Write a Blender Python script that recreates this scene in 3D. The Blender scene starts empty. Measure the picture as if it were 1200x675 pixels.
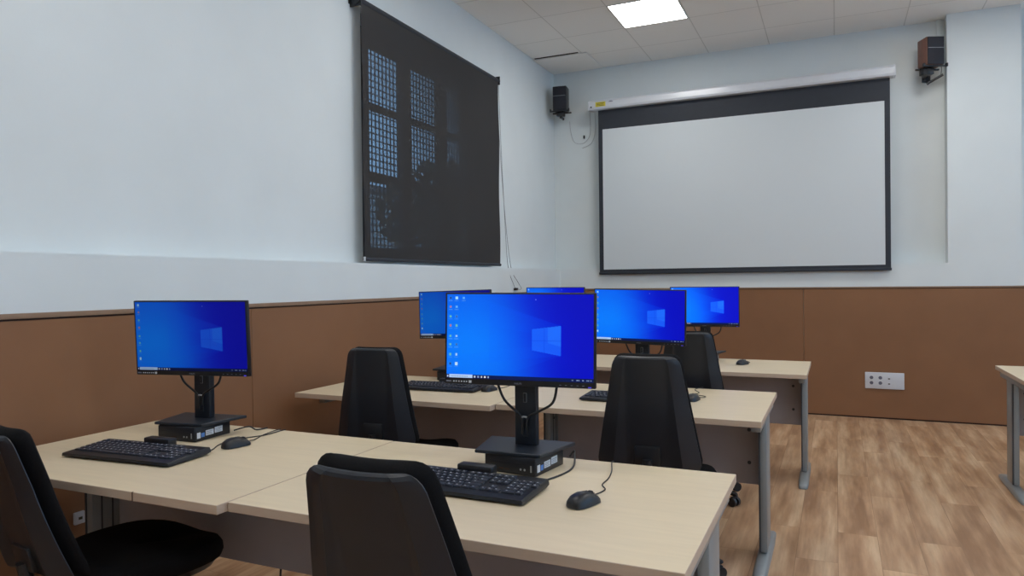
import bpy, bmesh, math, random
import numpy as np
from mathutils import Vector, Matrix, noise
random.seed(7)
R = math.radians
PI = math.pi
SC = bpy.context.scene
COL = SC.collection

# ------------------------------------------------------------------ materials
def lin(c):
    c = c / 255.0
    return c / 12.92 if c <= 0.04045 else ((c + 0.055) / 1.055) ** 2.4
def rgb(r, g, b):
    return (lin(r), lin(g), lin(b), 1.0)
def new_mat(name):
    m = bpy.data.materials.new(name); m.use_nodes = True
    nt = m.node_tree
    return m, nt, nt.nodes['Principled BSDF'], nt.nodes['Material Output']
def N(nt, t, **kw):
    n = nt.nodes.new(t)
    for k, v in kw.items(): setattr(n, k, v)
    return n
def plain(name, col, rough=.5, metal=0.0, spec=.5, var=0.06, scale=18, bump=0.0, bscale=300, stretch=(1, 1, 1), sheen=0):
    """principled colour with a little procedural mottling (and optional grain bump)"""
    m, nt, p, out = new_mat(name)
    tc = N(nt, 'ShaderNodeTexCoord'); mp = N(nt, 'ShaderNodeMapping'); mp.inputs['Scale'].default_value = stretch
    nt.links.new(tc.outputs['Object'], mp.inputs['Vector'])
    nz = N(nt, 'ShaderNodeTexNoise'); nz.inputs['Scale'].default_value = scale; nz.inputs['Detail'].default_value = 4
    nt.links.new(mp.outputs['Vector'], nz.inputs['Vector'])
    cr = N(nt, 'ShaderNodeValToRGB')
    a = tuple(c * (1 - var) for c in col[:3]) + (1,); b = tuple(min(1, c * (1 + var)) for c in col[:3]) + (1,)
    cr.color_ramp.elements[0].color = a; cr.color_ramp.elements[0].position = .3
    cr.color_ramp.elements[1].color = b; cr.color_ramp.elements[1].position = .7
    nt.links.new(nz.outputs['Fac'], cr.inputs['Fac']); nt.links.new(cr.outputs['Color'], p.inputs['Base Color'])
    p.inputs['Roughness'].default_value = rough; p.inputs['Metallic'].default_value = metal
    p.inputs['Specular IOR Level'].default_value = spec
    if sheen: p.inputs['Sheen Weight'].default_value = sheen
    if bump:
        n2 = N(nt, 'ShaderNodeTexNoise'); n2.inputs['Scale'].default_value = bscale; n2.inputs['Detail'].default_value = 3
        nt.links.new(mp.outputs['Vector'], n2.inputs['Vector'])
        bp = N(nt, 'ShaderNodeBump'); bp.inputs['Strength'].default_value = bump; bp.inputs['Distance'].default_value = .002
        nt.links.new(n2.outputs['Fac'], bp.inputs['Height']); nt.links.new(bp.outputs['Normal'], p.inputs['Normal'])
    return m

M = {}
M['wall'] = plain('painted_plaster', rgb(218, 225, 226), .75, spec=.25, var=.02, scale=2.5, bump=.15, bscale=120)
M['panel'] = plain('brown_fibreboard', rgb(136, 97, 68), .6, spec=.3, var=.05, scale=3, bump=.1, bscale=400)
M['trim'] = plain('brown_trim', rgb(142, 116, 94), .5, spec=.3, var=.06)
M['gap'] = plain('dark_joint', rgb(52, 34, 26), .8, var=.1)
M['maple'] = plain('maple_laminate', rgb(214, 198, 168), .4, spec=.35, var=.035, scale=5, stretch=(1, 9, 9))
M['maple_edge'] = plain('maple_edge_band', rgb(192, 172, 152), .45, spec=.3, var=.05, scale=6, stretch=(1, 9, 9))
M['grey_board'] = plain('grey_laminate', rgb(162, 155, 156), .45, spec=.35, var=.05, scale=6, stretch=(1, 6, 1))
M['leg'] = plain('silver_grey_steel', rgb(142, 148, 150), .38, metal=.25, spec=.5, var=.03)
M['leg_dark'] = plain('dark_leg_seam', rgb(60, 64, 70), .5, var=.05)
M['shell'] = plain('black_chair_plastic', rgb(27, 32, 40), .38, spec=.5, var=.06, scale=30, bump=.15, bscale=500)
M['fabric'] = plain('black_chair_fabric', rgb(20, 20, 22), .9, spec=.15, var=.15, scale=200, bump=.4, bscale=900)
M['blackp'] = plain('black_plastic', rgb(28, 30, 34), .38, spec=.45, var=.05, scale=60)
M['blackm'] = plain('black_metal', rgb(31, 38, 48), .42, metal=.2, spec=.5, var=.06)
M['bezel'] = plain('bezel_plastic', rgb(22, 25, 32), .42, spec=.4, var=.05)
M['key'] = plain('key_plastic', rgb(34, 40, 52), .4, spec=.45, var=.06)
M['legend'] = plain('key_legend_white', rgb(205, 208, 214), .5, var=.02)
M['cable'] = plain('black_cable', rgb(22, 22, 25), .5, var=.04)
M['cablew'] = plain('white_cable', rgb(190, 193, 196), .5, var=.03)
M['cableg'] = plain('grey_cord', rgb(110, 112, 116), .6, var=.03)
M['white'] = plain('white_plastic', rgb(205, 208, 214), .35, spec=.5, var=.02)
M['tile'] = plain('ceiling_tile_face', rgb(242, 241, 237), .85, spec=.2, var=.01, bump=.25, bscale=160)
M['case'] = plain('white_metal_case', rgb(206, 210, 216), .22, spec=.6, var=.01)
M['scr_black'] = plain('black_screen_border', rgb(52, 56, 63), .6, spec=.25, var=.04)
M['scr_white'] = plain('matte_white_screen', rgb(207, 214, 217), .8, spec=.15, var=.008, scale=2)
M['yellow'] = plain('yellow_label', rgb(205, 190, 60), .5, var=.05)
M['ink'] = plain('dark_ink', rgb(60, 55, 30), .6, var=.05)
M['greyprint'] = plain('grey_print', rgb(120, 124, 140), .6, var=.05)
M['socket_hole'] = plain('socket_holes', rgb(95, 95, 110), .6, var=.05)
M['silver'] = plain('silver', rgb(150, 155, 160), .35, metal=.4, var=.03)
M['speaker_wood'] = plain('speaker_wood_side', rgb(120, 82, 68), .5, var=.12, scale=14, stretch=(4, 4, 1))
M['grille'] = plain('speaker_grille_cloth', rgb(30, 31, 40), .75, var=.2, scale=260, bump=.4, bscale=500)
M['frame'] = plain('window_frame_paint', rgb(70, 72, 76), .5, var=.05)
M['grid'] = plain('window_grille_steel', rgb(28, 32, 40), .5, var=.05)
M['blue_sticker'] = plain('blue_sticker', rgb(70, 120, 190), .4, var=.05)
M['white_sticker'] = plain('white_sticker', rgb(205, 212, 220), .45, var=.02)
M['wframe'] = plain('light_frame_white', rgb(200, 202, 200), .4, var=.02)
M['bark'] = plain('tree_bark', rgb(70, 58, 46), .9, var=.3)
M['leaf'] = plain('tree_leaves', rgb(40, 62, 44), .7, var=.4, scale=6)
M['ground'] = plain('outside_paving', rgb(90, 90, 88), .9, var=.1)
M['facade'] = plain('facade_render', rgb(190, 190, 186), .9, var=.08)

def emis(name, col, s):
    m, nt, p, out = new_mat(name)
    e = N(nt, 'ShaderNodeEmission'); e.inputs['Color'].default_value = col; e.inputs['Strength'].default_value = s
    nt.links.new(e.outputs[0], out.inputs['Surface'])
    return m
LED = 16.2
M['led'] = emis('led_diffuser', (1.0, .985, .965, 1), LED)
M['power_led'] = emis('blue_power_light', (.12, .1, 1, 1), .7)

# glass
m, nt, p, out = new_mat('window_glass')
tr = N(nt, 'ShaderNodeBsdfTransparent'); tr.inputs['Color'].default_value = (.9, .94, .96, 1)
gl = N(nt, 'ShaderNodeBsdfGlossy'); gl.inputs['Roughness'].default_value = .05
mx = N(nt, 'ShaderNodeMixShader'); fr = N(nt, 'ShaderNodeMath', operation='POWER'); lw_ = N(nt, 'ShaderNodeLayerWeight'); lw_.inputs['Blend'].default_value = .5; nt.links.new(lw_.outputs['Facing'], fr.inputs[0]); fr.inputs[1].default_value = 4
nt.links.new(fr.outputs[0], mx.inputs[0]); nt.links.new(tr.outputs[0], mx.inputs[1]); nt.links.new(gl.outputs[0], mx.inputs[2])
nt.links.new(mx.outputs[0], out.inputs['Surface']); M['glass'] = m

# roller blind cloth: open weave, the holes close up at grazing angles
m, nt, p, out = new_mat('sunscreen_blind_cloth')
p.inputs['Roughness'].default_value = .85; p.inputs['Specular IOR Level'].default_value = .2
tc = N(nt, 'ShaderNodeTexCoord'); nz = N(nt, 'ShaderNodeTexNoise'); nz.inputs['Scale'].default_value = 1.2
nt.links.new(tc.outputs['Object'], nz.inputs['Vector'])
cr = N(nt, 'ShaderNodeValToRGB'); cr.color_ramp.elements[0].color = rgb(56, 56, 57); cr.color_ramp.elements[1].color = rgb(63, 62, 62)
nt.links.new(nz.outputs['Fac'], cr.inputs['Fac']); nt.links.new(cr.outputs['Color'], p.inputs['Base Color'])
tr = N(nt, 'ShaderNodeBsdfTransparent'); mx = N(nt, 'ShaderNodeMixShader')
lw = N(nt, 'ShaderNodeLayerWeight'); lw.inputs['Blend'].default_value = .5      # facing = 1 - cos
mr = N(nt, 'ShaderNodeMapRange'); mr.inputs['From Min'].default_value = .545; mr.inputs['From Max'].default_value = .43
mr.inputs['To Min'].default_value = 0.0; mr.inputs['To Max'].default_value = .10
nt.links.new(lw.outputs['Facing'], mr.inputs['Value'])
nt.links.new(mr.outputs['Result'], mx.inputs[0]); nt.links.new(p.outputs[0], mx.inputs[1]); nt.links.new(tr.outputs[0], mx.inputs[2])
nt.links.new(mx.outputs[0], out.inputs['Surface']); M['blind'] = m

# vinyl plank floor: planks run along Y
m, nt, p, out = new_mat('vinyl_plank_floor')
tc = N(nt, 'ShaderNodeTexCoord'); mp = N(nt, 'ShaderNodeMapping'); mp.inputs['Rotation'].default_value = (0, 0, R(90))
nt.links.new(tc.outputs['Object'], mp.inputs['Vector'])
br = N(nt, 'ShaderNodeTexBrick'); br.offset = .37; br.inputs['Scale'].default_value = 1
br.inputs['Brick Width'].default_value = 1.22; br.inputs['Row Height'].default_value = .185
br.inputs['Mortar Size'].default_value = .0012; br.inputs['Mortar Smooth'].default_value = .2; br.inputs['Bias'].default_value = 0
br.inputs['Color1'].default_value = (0, 0, 0, 1); br.inputs['Color2'].default_value = (1, 1, 1, 1); br.inputs['Mortar'].default_value = (.5, .5, .5, 1)
nt.links.new(mp.outputs[0], br.inputs['Vector'])
m2 = N(nt, 'ShaderNodeMapping'); m2.inputs['Scale'].default_value = (6.5, .75, 1)
nt.links.new(tc.outputs['Object'], m2.inputs['Vector'])
add = N(nt, 'ShaderNodeVectorMath', operation='ADD'); sc = N(nt, 'ShaderNodeVectorMath', operation='SCALE'); sc.inputs['Scale'].default_value = 7
nt.links.new(br.outputs['Color'], sc.inputs[0]); nt.links.new(m2.outputs[0], add.inputs[0]); nt.links.new(sc.outputs[0], add.inputs[1])
n1 = N(nt, 'ShaderNodeTexNoise'); n1.inputs['Scale'].default_value = 1.6; n1.inputs['Detail'].default_value = 5; n1.inputs['Roughness'].default_value = .55
nt.links.new(add.outputs[0], n1.inputs['Vector'])
m3 = N(nt, 'ShaderNodeMapping'); m3.inputs['Scale'].default_value = (60, 2.5, 1)
nt.links.new(tc.outputs['Object'], m3.inputs['Vector'])
n2 = N(nt, 'ShaderNodeTexNoise'); n2.inputs['Scale'].default_value = 1; n2.inputs['Detail'].default_value = 3
nt.links.new(m3.outputs[0], n2.inputs['Vector'])
cr = N(nt, 'ShaderNodeValToRGB'); e = cr.color_ramp.elements
e[0].position = .34; e[0].color = rgb(160, 122, 90); e[1].position = .68; e[1].color = rgb(220, 188, 152)
x = e.new(.5); x.color = rgb(191, 153, 118)
nt.links.new(n1.outputs['Fac'], cr.inputs['Fac'])
mixg = N(nt, 'ShaderNodeMix', data_type='RGBA', blend_type='MULTIPLY'); mixg.inputs[0].default_value = .35
nt.links.new(cr.outputs['Color'], mixg.inputs[6]); nt.links.new(n2.outputs['Fac'], mixg.inputs[7])
g2 = N(nt, 'ShaderNodeMix', data_type='RGBA', blend_type='MULTIPLY'); nt.links.new(br.outputs['Fac'], g2.inputs[0])
nt.links.new(mixg.outputs[2], g2.inputs[6]); g2.inputs[7].default_value = (.62, .56, .5, 1)
hs = N(nt, 'ShaderNodeHueSaturation'); hs.inputs['Saturation'].default_value = 1.0
mv = N(nt, 'ShaderNodeMapRange'); mv.inputs['To Min'].default_value = 1.0; mv.inputs['To Max'].default_value = 1.14
nt.links.new(br.outputs['Color'], mv.inputs['Value']); nt.links.new(mv.outputs[0], hs.inputs['Value'])
nt.links.new(g2.outputs[2], hs.inputs['Color']); nt.links.new(hs.outputs[0], p.inputs['Base Color'])
p.inputs['Roughness'].default_value = .38; p.inputs['Specular IOR Level'].default_value = .4
M['floor'] = m

# suspended ceiling: mineral fibre tiles with slim grid lines
m, nt, p, out = new_mat('ceiling_tiles')
tc = N(nt, 'ShaderNodeTexCoord'); mp = N(nt, 'ShaderNodeMapping'); mp.inputs['Location'].default_value = (1.815 + .605 * 10, -6.05 + .605 * 20, 0)
nt.links.new(tc.outputs['Object'], mp.inputs['Vector'])
br = N(nt, 'ShaderNodeTexBrick'); br.offset = 0; br.inputs['Scale'].default_value = 1
br.inputs['Brick Width'].default_value = .605; br.inputs['Row Height'].default_value = .605
br.inputs['Mortar Size'].default_value = .006; br.inputs['Mortar Smooth'].default_value = .6
br.inputs['Color1'].default_value = rgb(241, 240, 236); br.inputs['Color2'].default_value = rgb(244, 243, 239); br.inputs['Mortar'].default_value = rgb(212, 211, 206)
nt.links.new(mp.outputs[0], br.inputs['Vector']); nt.links.new(br.outputs['Color'], p.inputs['Base Color'])
p.inputs['Roughness'].default_value = .85; p.inputs['Specular IOR Level'].default_value = .2
nz = N(nt, 'ShaderNodeTexNoise'); nz.inputs['Scale'].default_value = 160; nt.links.new(tc.outputs['Object'], nz.inputs['Vector'])
bp = N(nt, 'ShaderNodeBump'); bp.inputs['Strength'].default_value = .25; bp.inputs['Distance'].default_value = .003
nt.links.new(nz.outputs['Fac'], bp.inputs['Height']); nt.links.new(bp.outputs[0], p.inputs['Normal'])
M['ceiling'] = m

def screen_mat(name, strength):
    m, nt, p, out = new_mat(name)
    at = N(nt, 'ShaderNodeAttribute', attribute_name='picture')
    p.inputs['Base Color'].default_value = (.004, .004, .006, 1); p.inputs['Roughness'].default_value = .35
    p.inputs['Specular IOR Level'].default_value = .15
    nt.links.new(at.outputs['Color'], p.inputs['Emission Color']); p.inputs['Emission Strength'].default_value = strength
    return m
M['screen'] = screen_mat('lit_display', 1.0)
M['screen_dim'] = screen_mat('lit_display_dim', .48)
M['screen_bright'] = screen_mat('lit_display_bright', 1.12)

# ------------------------------------------------------------------ mesh helpers
class MB:
    def __init__(s): s.bm = bmesh.new()
    def _xf(s, vs, mat):
        if mat is not None: bmesh.ops.transform(s.bm, matrix=mat, verts=vs)
    def box(s, lo, hi, bev=0.0, seg=2, mat=None, mi=0):
        lo = Vector(lo); hi = Vector(hi)
        g = bmesh.ops.create_cube(s.bm, size=1.0); vs = g['verts']
        for v in vs: v.co = Vector(((lo[i] + hi[i]) / 2 + v.co[i] * (hi[i] - lo[i])) for i in range(3))
        fs = set(f for v in vs for f in v.link_faces)
        if bev > 0:
            es = list(set(e for v in vs for e in v.link_edges))
            r = bmesh.ops.bevel(s.bm, geom=es, offset=bev, segments=seg, profile=.5, affect='EDGES')
            fs = set(r['faces']) | set(f for f in fs if f.is_valid)
            vs = list(set(v for f in fs for v in f.verts))
        for f in fs: f.material_index = mi; f.smooth = bev > 0
        s._xf(vs, mat); return s
    def cyl(s, p0, p1, r0, r1=None, n=20, mi=0, cap=True):
        if r1 is None: r1 = r0
        p0 = Vector(p0); p1 = Vector(p1); d = p1 - p0; L = d.length
        g = bmesh.ops.create_cone(s.bm, cap_ends=cap, segments=n, radius1=r0, radius2=r1, depth=L)
        q = d.to_track_quat('Z', 'Y').to_matrix().to_4x4()
        mt = Matrix.Translation((p0 + p1) / 2) @ q
        bmesh.ops.transform(s.bm, matrix=mt, verts=g['verts'])
        for f in set(f for v in g['verts'] for f in v.link_faces): f.material_index = mi; f.smooth = len(f.verts) == 4
        return s
    def rings(s, rings, cap=True, closed=True, mi=0, smooth=True):
        rr = [[s.bm.verts.new(p) for p in ring] for ring in rings]
        n = len(rr[0])
        for a, b in zip(rr[:-1], rr[1:]):
            for i in range(n if closed else n - 1):
                j = (i + 1) % n
                f = s.bm.faces.new((a[i], a[j], b[j], b[i])); f.material_index = mi; f.smooth = smooth
        if cap:
            for r_, rev in ((rr[0], True), (rr[-1], False)):
                f = s.bm.faces.new(list(reversed(r_)) if rev else r_); f.material_index = mi; f.smooth = smooth
        return s
    def tube(s, pts, r, n=8, mi=0, smooth_pts=6):
        pts = catmull([Vector(p) for p in pts], smooth_pts) if smooth_pts > 1 and len(pts) > 2 else [Vector(p) for p in pts]
        rings = []; up = Vector((0, 0, 1))
        for i, p in enumerate(pts):
            t = (pts[min(i + 1, len(pts) - 1)] - pts[max(i - 1, 0)]).normalized()
            a = t.cross(up)
            if a.length < 1e-3: a = t.cross(Vector((1, 0, 0)))
            a.normalize(); b = a.cross(t).normalized(); up = b
            rings.append([p + a * math.cos(2 * PI * k / n) * r + b * math.sin(2 * PI * k / n) * r for k in range(n)])
        return s.rings(rings, mi=mi)
    def poly(s, pts, mi=0):
        f = s.bm.faces.new([s.bm.verts.new(p) for p in pts]); f.material_index = mi; return s
    def build(s, name, mats, parent=None, loc=None, rot=None, sharp=35):
        bmesh.ops.recalc_face_normals(s.bm, faces=s.bm.faces)
        me = bpy.data.meshes.new(name); s.bm.to_mesh(me); s.bm.free()
        for m_ in (mats if isinstance(mats, (list, tuple)) else [mats]): me.materials.append(m_)
        me.set_sharp_from_angle(angle=R(sharp))
        o = bpy.data.objects.new(name, me); COL.objects.link(o)
        if parent is not None: o.parent = parent
        if loc: o.location = loc
        if rot: o.rotation_euler = rot
        return o
def catmull(p, k):
    out = []
    for i in range(len(p) - 1):
        a = p[max(i - 1, 0)]; b = p[i]; c = p[i + 1]; d = p[min(i + 2, len(p) - 1)]
        for j in range(k):
            t = j / k
            out.append(.5 * ((2 * b) + (c - a) * t + (2 * a - 5 * b + 4 * c - d) * t * t + (3 * b - a - 3 * c + d) * t ** 3))
    out.append(p[-1]); return out
def empty(name, loc=(0, 0, 0), rz=0, label=None, cat=None, group=None):
    o = bpy.data.objects.new(name, None); COL.objects.link(o); o.location = loc; o.rotation_euler = (0, 0, rz)
    o.empty_display_size = .1
    return tag(o, label, cat, group)
def tag(o, label=None, cat=None, group=None, kind=None):
    if label: o['label'] = label
    if cat: o['category'] = cat
    if group: o['group'] = group
    if kind: o['kind'] = kind
    return o
def struct(o, label=None): o['kind'] = 'structure'; return o
def copy_tree(o, parent=None):
    c = o.copy(); COL.objects.link(c)
    if parent is not None: c.parent = parent
    for ch in list(o.children): copy_tree(ch, c)
    return c
def kid(o, name):
    return [c for c in o.children if c.name.split('.')[0] == name]
def text_mesh(name, body, size, mat, parent, loc, rot, extrude=.0002):
    cu = bpy.data.curves.new(name + '_curve', 'FONT'); cu.body = body; cu.size = size; cu.extrude = extrude
    cu.align_x = 'CENTER'; cu.align_y = 'CENTER'
    t = bpy.data.objects.new(name + '_tmp', cu); COL.objects.link(t)
    dg = bpy.context.evaluated_depsgraph_get(); me = bpy.data.meshes.new_from_object(t.evaluated_get(dg))
    bpy.data.objects.remove(t); bpy.data.curves.remove(cu)
    me.materials.clear(); me.materials.append(mat)
    o = bpy.data.objects.new(name, me); COL.objects.link(o); o.parent = parent; o.location = loc; o.rotation_euler = rot
    return o

# ------------------------------------------------------------------ room
def bars_(lo, hi, cells):
    e = [lo] + [v for c in cells for v in c] + [hi]; return list(zip(e[0::2], e[1::2]))
XL, XLU = -2.848, -2.963          # lower / recessed upper face of the left wall
YB, YBU = 7.612, 7.77             # lower / recessed upper face of the back wall
XR, YF, ZC = 4.6, -3.2, 3.735
LEDGE = 1.468
WY0, WY1, WZ0, WZ1 = 4.06, 6.03, 1.50, 3.19      # window opening

b = MB(); b.box((XLU - .3, YF - .3, -.12), (XR + .3, YBU + .3, 0)); struct(b.build('floor', M['floor']))
b = MB(); b.box((XLU - .3, YF - .3, ZC), (XR + .3, YBU + .3, ZC + .15)); struct(b.build('ceiling', M['ceiling']))
b = MB()
b.box((XLU - .3, YF, 0), (XL, YBU + .3, LEDGE))
b.box((XLU - .3, YF, LEDGE), (XLU, WY0, ZC)); b.box((XLU - .3, WY1, LEDGE), (XLU, YBU + .3, ZC))
b.box((XLU - .3, WY0, LEDGE), (XLU, WY1, WZ0)); b.box((XLU - .3, WY0, WZ1), (XLU, WY1, ZC))
struct(b.build('wall_left', M['wall']))
b = MB()
b.box((XL, YB, 0), (XR, YBU + .3, LEDGE)); b.box((XLU, YBU, LEDGE), (XR, YBU + .3, ZC))
b.box((.935, YB, LEDGE), (1.5, YBU, ZC)); b.box((3.9, YB, LEDGE), (XR, YBU, ZC))
struct(b.build('wall_back', M['wall']))
b = MB(); RZ0, RZ1 = 1.35, 3.15; rw = [(-1.6, .4), (1.4, 3.4), (4.4, 6.4)]
b.box((XR, YF, 0), (XR + .3, YBU + .3, RZ0)); b.box((XR, YF, RZ1), (XR + .3, YBU + .3, ZC))
for y0, y1 in bars_(YF, YBU + .3, rw): b.box((XR, y0, RZ0), (XR + .3, y1, RZ1))
struct(b.build('wall_right', M['wall']))
for k_, (y0, y1) in enumerate(rw):
    b = MB(); ym = (y0 + y1) / 2
    for q0, q1 in ((y0, y0 + .06), (ym - .04, ym + .04), (y1 - .06, y1)): b.box((XR + .18, q0, RZ0), (XR + .24, q1, RZ1), .004)
    b.box((XR + .182, y0, RZ0), (XR + .238, y1, RZ0 + .06), .004); b.box((XR + .182, y0, RZ1 - .06), (XR + .238, y1, RZ1), .004)
    wf = struct(b.build('window_%d' % (k_ + 2), M['frame']))
    for q0, q1 in ((y0 + .05, ym - .03), (ym + .03, y1 - .05)):
        g = MB(); g.box((XR + .205, q0, RZ0 + .05), (XR + .211, q1, RZ1 - .05)); g.build('pane', M['glass'], wf)
b = MB(); b.box((XLU - .3, YF - .3, 0), (XR + .3, YF, ZC)); struct(b.build('wall_front', M['wall']))

# brown fibreboard wainscot, cap and joints
PX = XL + .024; PY = YB - .015
b = MB()
ys = [-3.2, -2.0, .44, 2.88, 5.32, 7.6]
for a_, c_ in zip(ys[:-1], ys[1:]): b.box((XL, a_ + .0015, .012), (PX, c_ - .0015, 1.205), .001, 1)
w = struct(b.build('trim_1', M['panel'])); tag(w, 'brown fibreboard wainscot along the left wall')
b = MB()
xs = [PX, -2.733, -.293, 2.147, 4.6]
for a_, c_ in zip(xs[:-1], xs[1:]): b.box((a_ + .0015, PY, .014), (c_ - .0015, YB, 1.232), .001, 1)
w = struct(b.build('trim_2', M['panel'])); tag(w, 'brown fibreboard wainscot along the back wall')
b = MB(); b.box((XL, -3.2, 1.212), (PX + .006, 7.59, 1.232), .002); b.box((XL, -3.2, 1.2), (PX - .004, 7.59, 1.214), mi=1)
struct(b.build('trim_3', [M['trim'], M['gap']]))
b = MB(); b.box((PX, PY - .006, 1.238), (XR, YB, 1.252), .002); b.box((PX, PY + .003, 1.228), (XR, YB, 1.24), mi=1)
struct(b.build('trim_4', [M['trim'], M['gap']]))
b = MB(); b.box((XL, -3.2, 0), (PX - .006, 7.6, .016)); struct(b.build('baseboard_left', M['gap']))
b = MB(); b.box((XL, PY + .004, 0), (XR, YB, .016)); struct(b.build('baseboard_back', M['gap']))

# window in the left wall, behind the blind
b = MB(); fx0, fx1 = -3.16, -3.10
cols = [(4.345, 4.79), (4.92, 5.37), (5.50, 5.95)]; rws = [(1.60, 2.09), (2.15, 2.62), (2.665, 3.075)]
def bars(lo, hi, cells):
    e = [lo] + [v for c in cells for v in c] + [hi]; return list(zip(e[0::2], e[1::2]))
for y0, y1 in bars_(WY0, WY1, cols): b.box((fx0, y0, WZ0), (fx1, y1, WZ1), .004)
for z0, z1 in bars_(WZ0, WZ1, rws): b.box((fx0 + .004, WY0, z0), (fx1 - .004, WY1, z1), .004)
win = struct(b.build('window_1', M['frame']))
for (y0, y1) in cols:
    for (z0, z1) in rws:
        g = MB(); g.box((-3.135, y0 - .005, z0 - .005), (-3.129, y1 + .005, z1 + .005)); g.build('pane', M['glass'], win)
b = MB()
y = WY0 + .03
while y < WY1: b.cyl((-3.22, y, WZ0), (-3.22, y, WZ1), .0055, n=6); y += .05
z = WZ0 + .03
while z < WZ1: b.cyl((-3.214, WY0, z), (-3.214, WY1, z), .0055, n=6); z += .05
b.build('security_grille', M['grid'], win)

# outside: building and tree added to darken panes seen through the blind
b = MB(); b.box((-40, -15, -.6), (-3.3, 50, -.5)); struct(b.build('outside_ground', M['ground']))
fac = empty('added_building', (-17, 27, -.5), 0, 'grey building added outside to darken the panes behind the blind', 'building')
b = MB(); b.box((-5, -14, 0), (5, 10, 4.4)); b.build('wall', M['facade'], fac)
b = MB(); b.box((-5.2, -14.2, 4.4), (5.2, 10.2, 4.6)); b.build('roof', M['frame'], fac)
for k in range(4):
    b = MB(); b.box((4.98, -12 + k * 3.9, 1.2), (5.05, -10.2 + k * 3.9, 2.9)); b.build('window', M['grid'], fac)
def leafy(name, loc, h, rad, n, label):
    t = empty(name, loc, 0, label, 'tree')
    b = MB(); b.tube([(0, 0, 0), (.08, .03, h * .35), (-.03, .05, h * .7)], .11, 8)
    for k in range(6):
        a = k * 1.05; b.tube([(0, .03, h * .45), (math.cos(a) * rad * .4, math.sin(a) * rad * .4, h * .7)], .04, 6)
    b.build('trunk', M['bark'], t)
    b = MB(); rnd = random.Random(3)
    for k in range(n):
        d = Vector((rnd.gauss(0, 1), rnd.gauss(0, 1), rnd.gauss(0, 1))).normalized() * rad * rnd.random() ** .4
        c = Vector((d.x, d.y, h * .75 + d.z * .8)); s_ = .10 + rnd.random() * .08
        u = Vector((rnd.gauss(0, 1), rnd.gauss(0, 1), rnd.gauss(0, 1))).normalized(); v = u.orthogonal().normalized()
        b.poly([c - u * s_, c + v * s_ * .5, c + u * s_, c - v * s_ * .5])
    tag(b.build('foliage', M['leaf'], t), kind='stuff')
leafy('added_tree', (-8.2, 14.2, -.5), 4.6, 1.45, 1300, 'leafy tree added outside the window to darken the panes behind the blind')

# ------------------------------------------------------------------ ceiling lights and loose tile
def led_panel(x, y, label, group=None):
    t = empty('ceiling_light', (x, y, ZC), 0, label, 'ceiling light', group)
    b = MB(); h = .300; f = .012
    for lo, hi in (((-h, -h), (h, -h + f)), ((-h, h - f), (h, h)), ((-h, -h + f), (-h + f, h - f)), ((h - f, -h + f), (h, h - f))):
        b.box((lo[0], lo[1], -.006), (hi[0], hi[1], 0), .001, 1)
    b.build('frame', M['wframe'], t)
    b = MB(); b.box((-h + f, -h + f, -.004), (h - f, h - f, 0)); b.build('diffuser', M['led'], t)
    return t
LX, LY = -1.5125, 6.3525
led_panel(LX, LY, 'bright square white LED panel in the tiled ceiling above the projection screen')
for i in range(3):
    for j in range(4):
        if (i, j) == (0, 0): continue
        led_panel(LX + 2.42 * i, LY - 2.42 * j, 'square white LED ceiling panel of the grid beyond the top edge of the picture', 'ceiling panels outside the view')
t = MB()
t.box((-.30, -.30, -.004), (.30, .30, .004), .001, 1)
o = t.build('ceiling_tile', M['tile'], None, (-2.66, 7.452, ZC - .0075), (R(.5), 0, 0))
tag(o, 'pale ceiling tile sagging in the corner with a dark gap along its edge', 'ceiling tile')
b = MB(); b.box((-2.94, 7.13, ZC - .003), (-2.45, 7.155, ZC)); struct(b.build('tile_gap_shade', M['gap']))  # flat dark strip stands in for the shaded gap at the tile edge

# ------------------------------------------------------------------ roller blind
bl = empty('roller_blind', (-2.88, 5.025, 1.485), 0, 'dark grey see-through roller blind pulled down over the barred window', 'blind')
hw = 1.065; H_ = 1.735
b = MB(); n = 24; ring = []
rows = []
for k in range(n + 1):
    z_ = .012 + (H_ - .02) * k / n
    rows.append([(.004 * math.sin(k * .5), -hw, z_), (.004 * math.sin(k * .5 + .6), 0, z_), (.004 * math.sin(k * .5), hw, z_)])
b.rings(rows, cap=False, closed=False); b.build('blind_cloth', M['blind'], bl)
b = MB(); b.cyl((-.02, -hw - .01, H_ + .01), (-.02, hw + .01, H_ + .01), .024); b.build('roller_tube', M['scr_black'], bl)
b = MB(); b.cyl((0, -hw, .012), (0, hw, .012), .013, n=14); b.build('bottom_bar', M['scr_black'], bl)
b = MB(); b.box((-.006, -hw - .003, .0), (.012, -hw, .028), .001, 1); b.build('bar_end_cap', M['white'], bl)
for s in (-1, 1):
    b = MB(); b.box((-.083, s * (hw + .012) - .004, H_ - .03), (.012, s * (hw + .012) + .004, H_ + .05), .003)
    b.box((-.083, s * (hw + .012) - .02, H_ - .01), (-.079, s * (hw + .012) + .02, H_ + .045), .001, 1)
    b.cyl((-.02, s * (hw + .008), H_ + .01), (-.02, s * (hw + .026), H_ + .01), .028)
    b.build('bracket', M['blackp'], bl)
b = MB()
b.tube([(-.01, 1.09, H_), (.0, 1.105, 1.2), (.01, 1.15, .5), (.02, 1.19, .02), (.046, 1.26, -.17), (.05, 1.30, -.212)], .0022, 6)
b.tube([(-.03, 1.10, H_), (-.02, 1.12, 1.2), (.0, 1.18, .5), (.02, 1.26, .0), (.046, 1.35, -.14), (.05, 1.44, -.218), (.05, 1.32, -.222)], .0022, 6)
b.build('pull_cord', M['cableg'], bl)
b = MB(); b.box((.032, 1.29, -.232), (.054, 1.36, -.208), .006); b.build('cord_holder', M['blackp'], bl)

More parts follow.
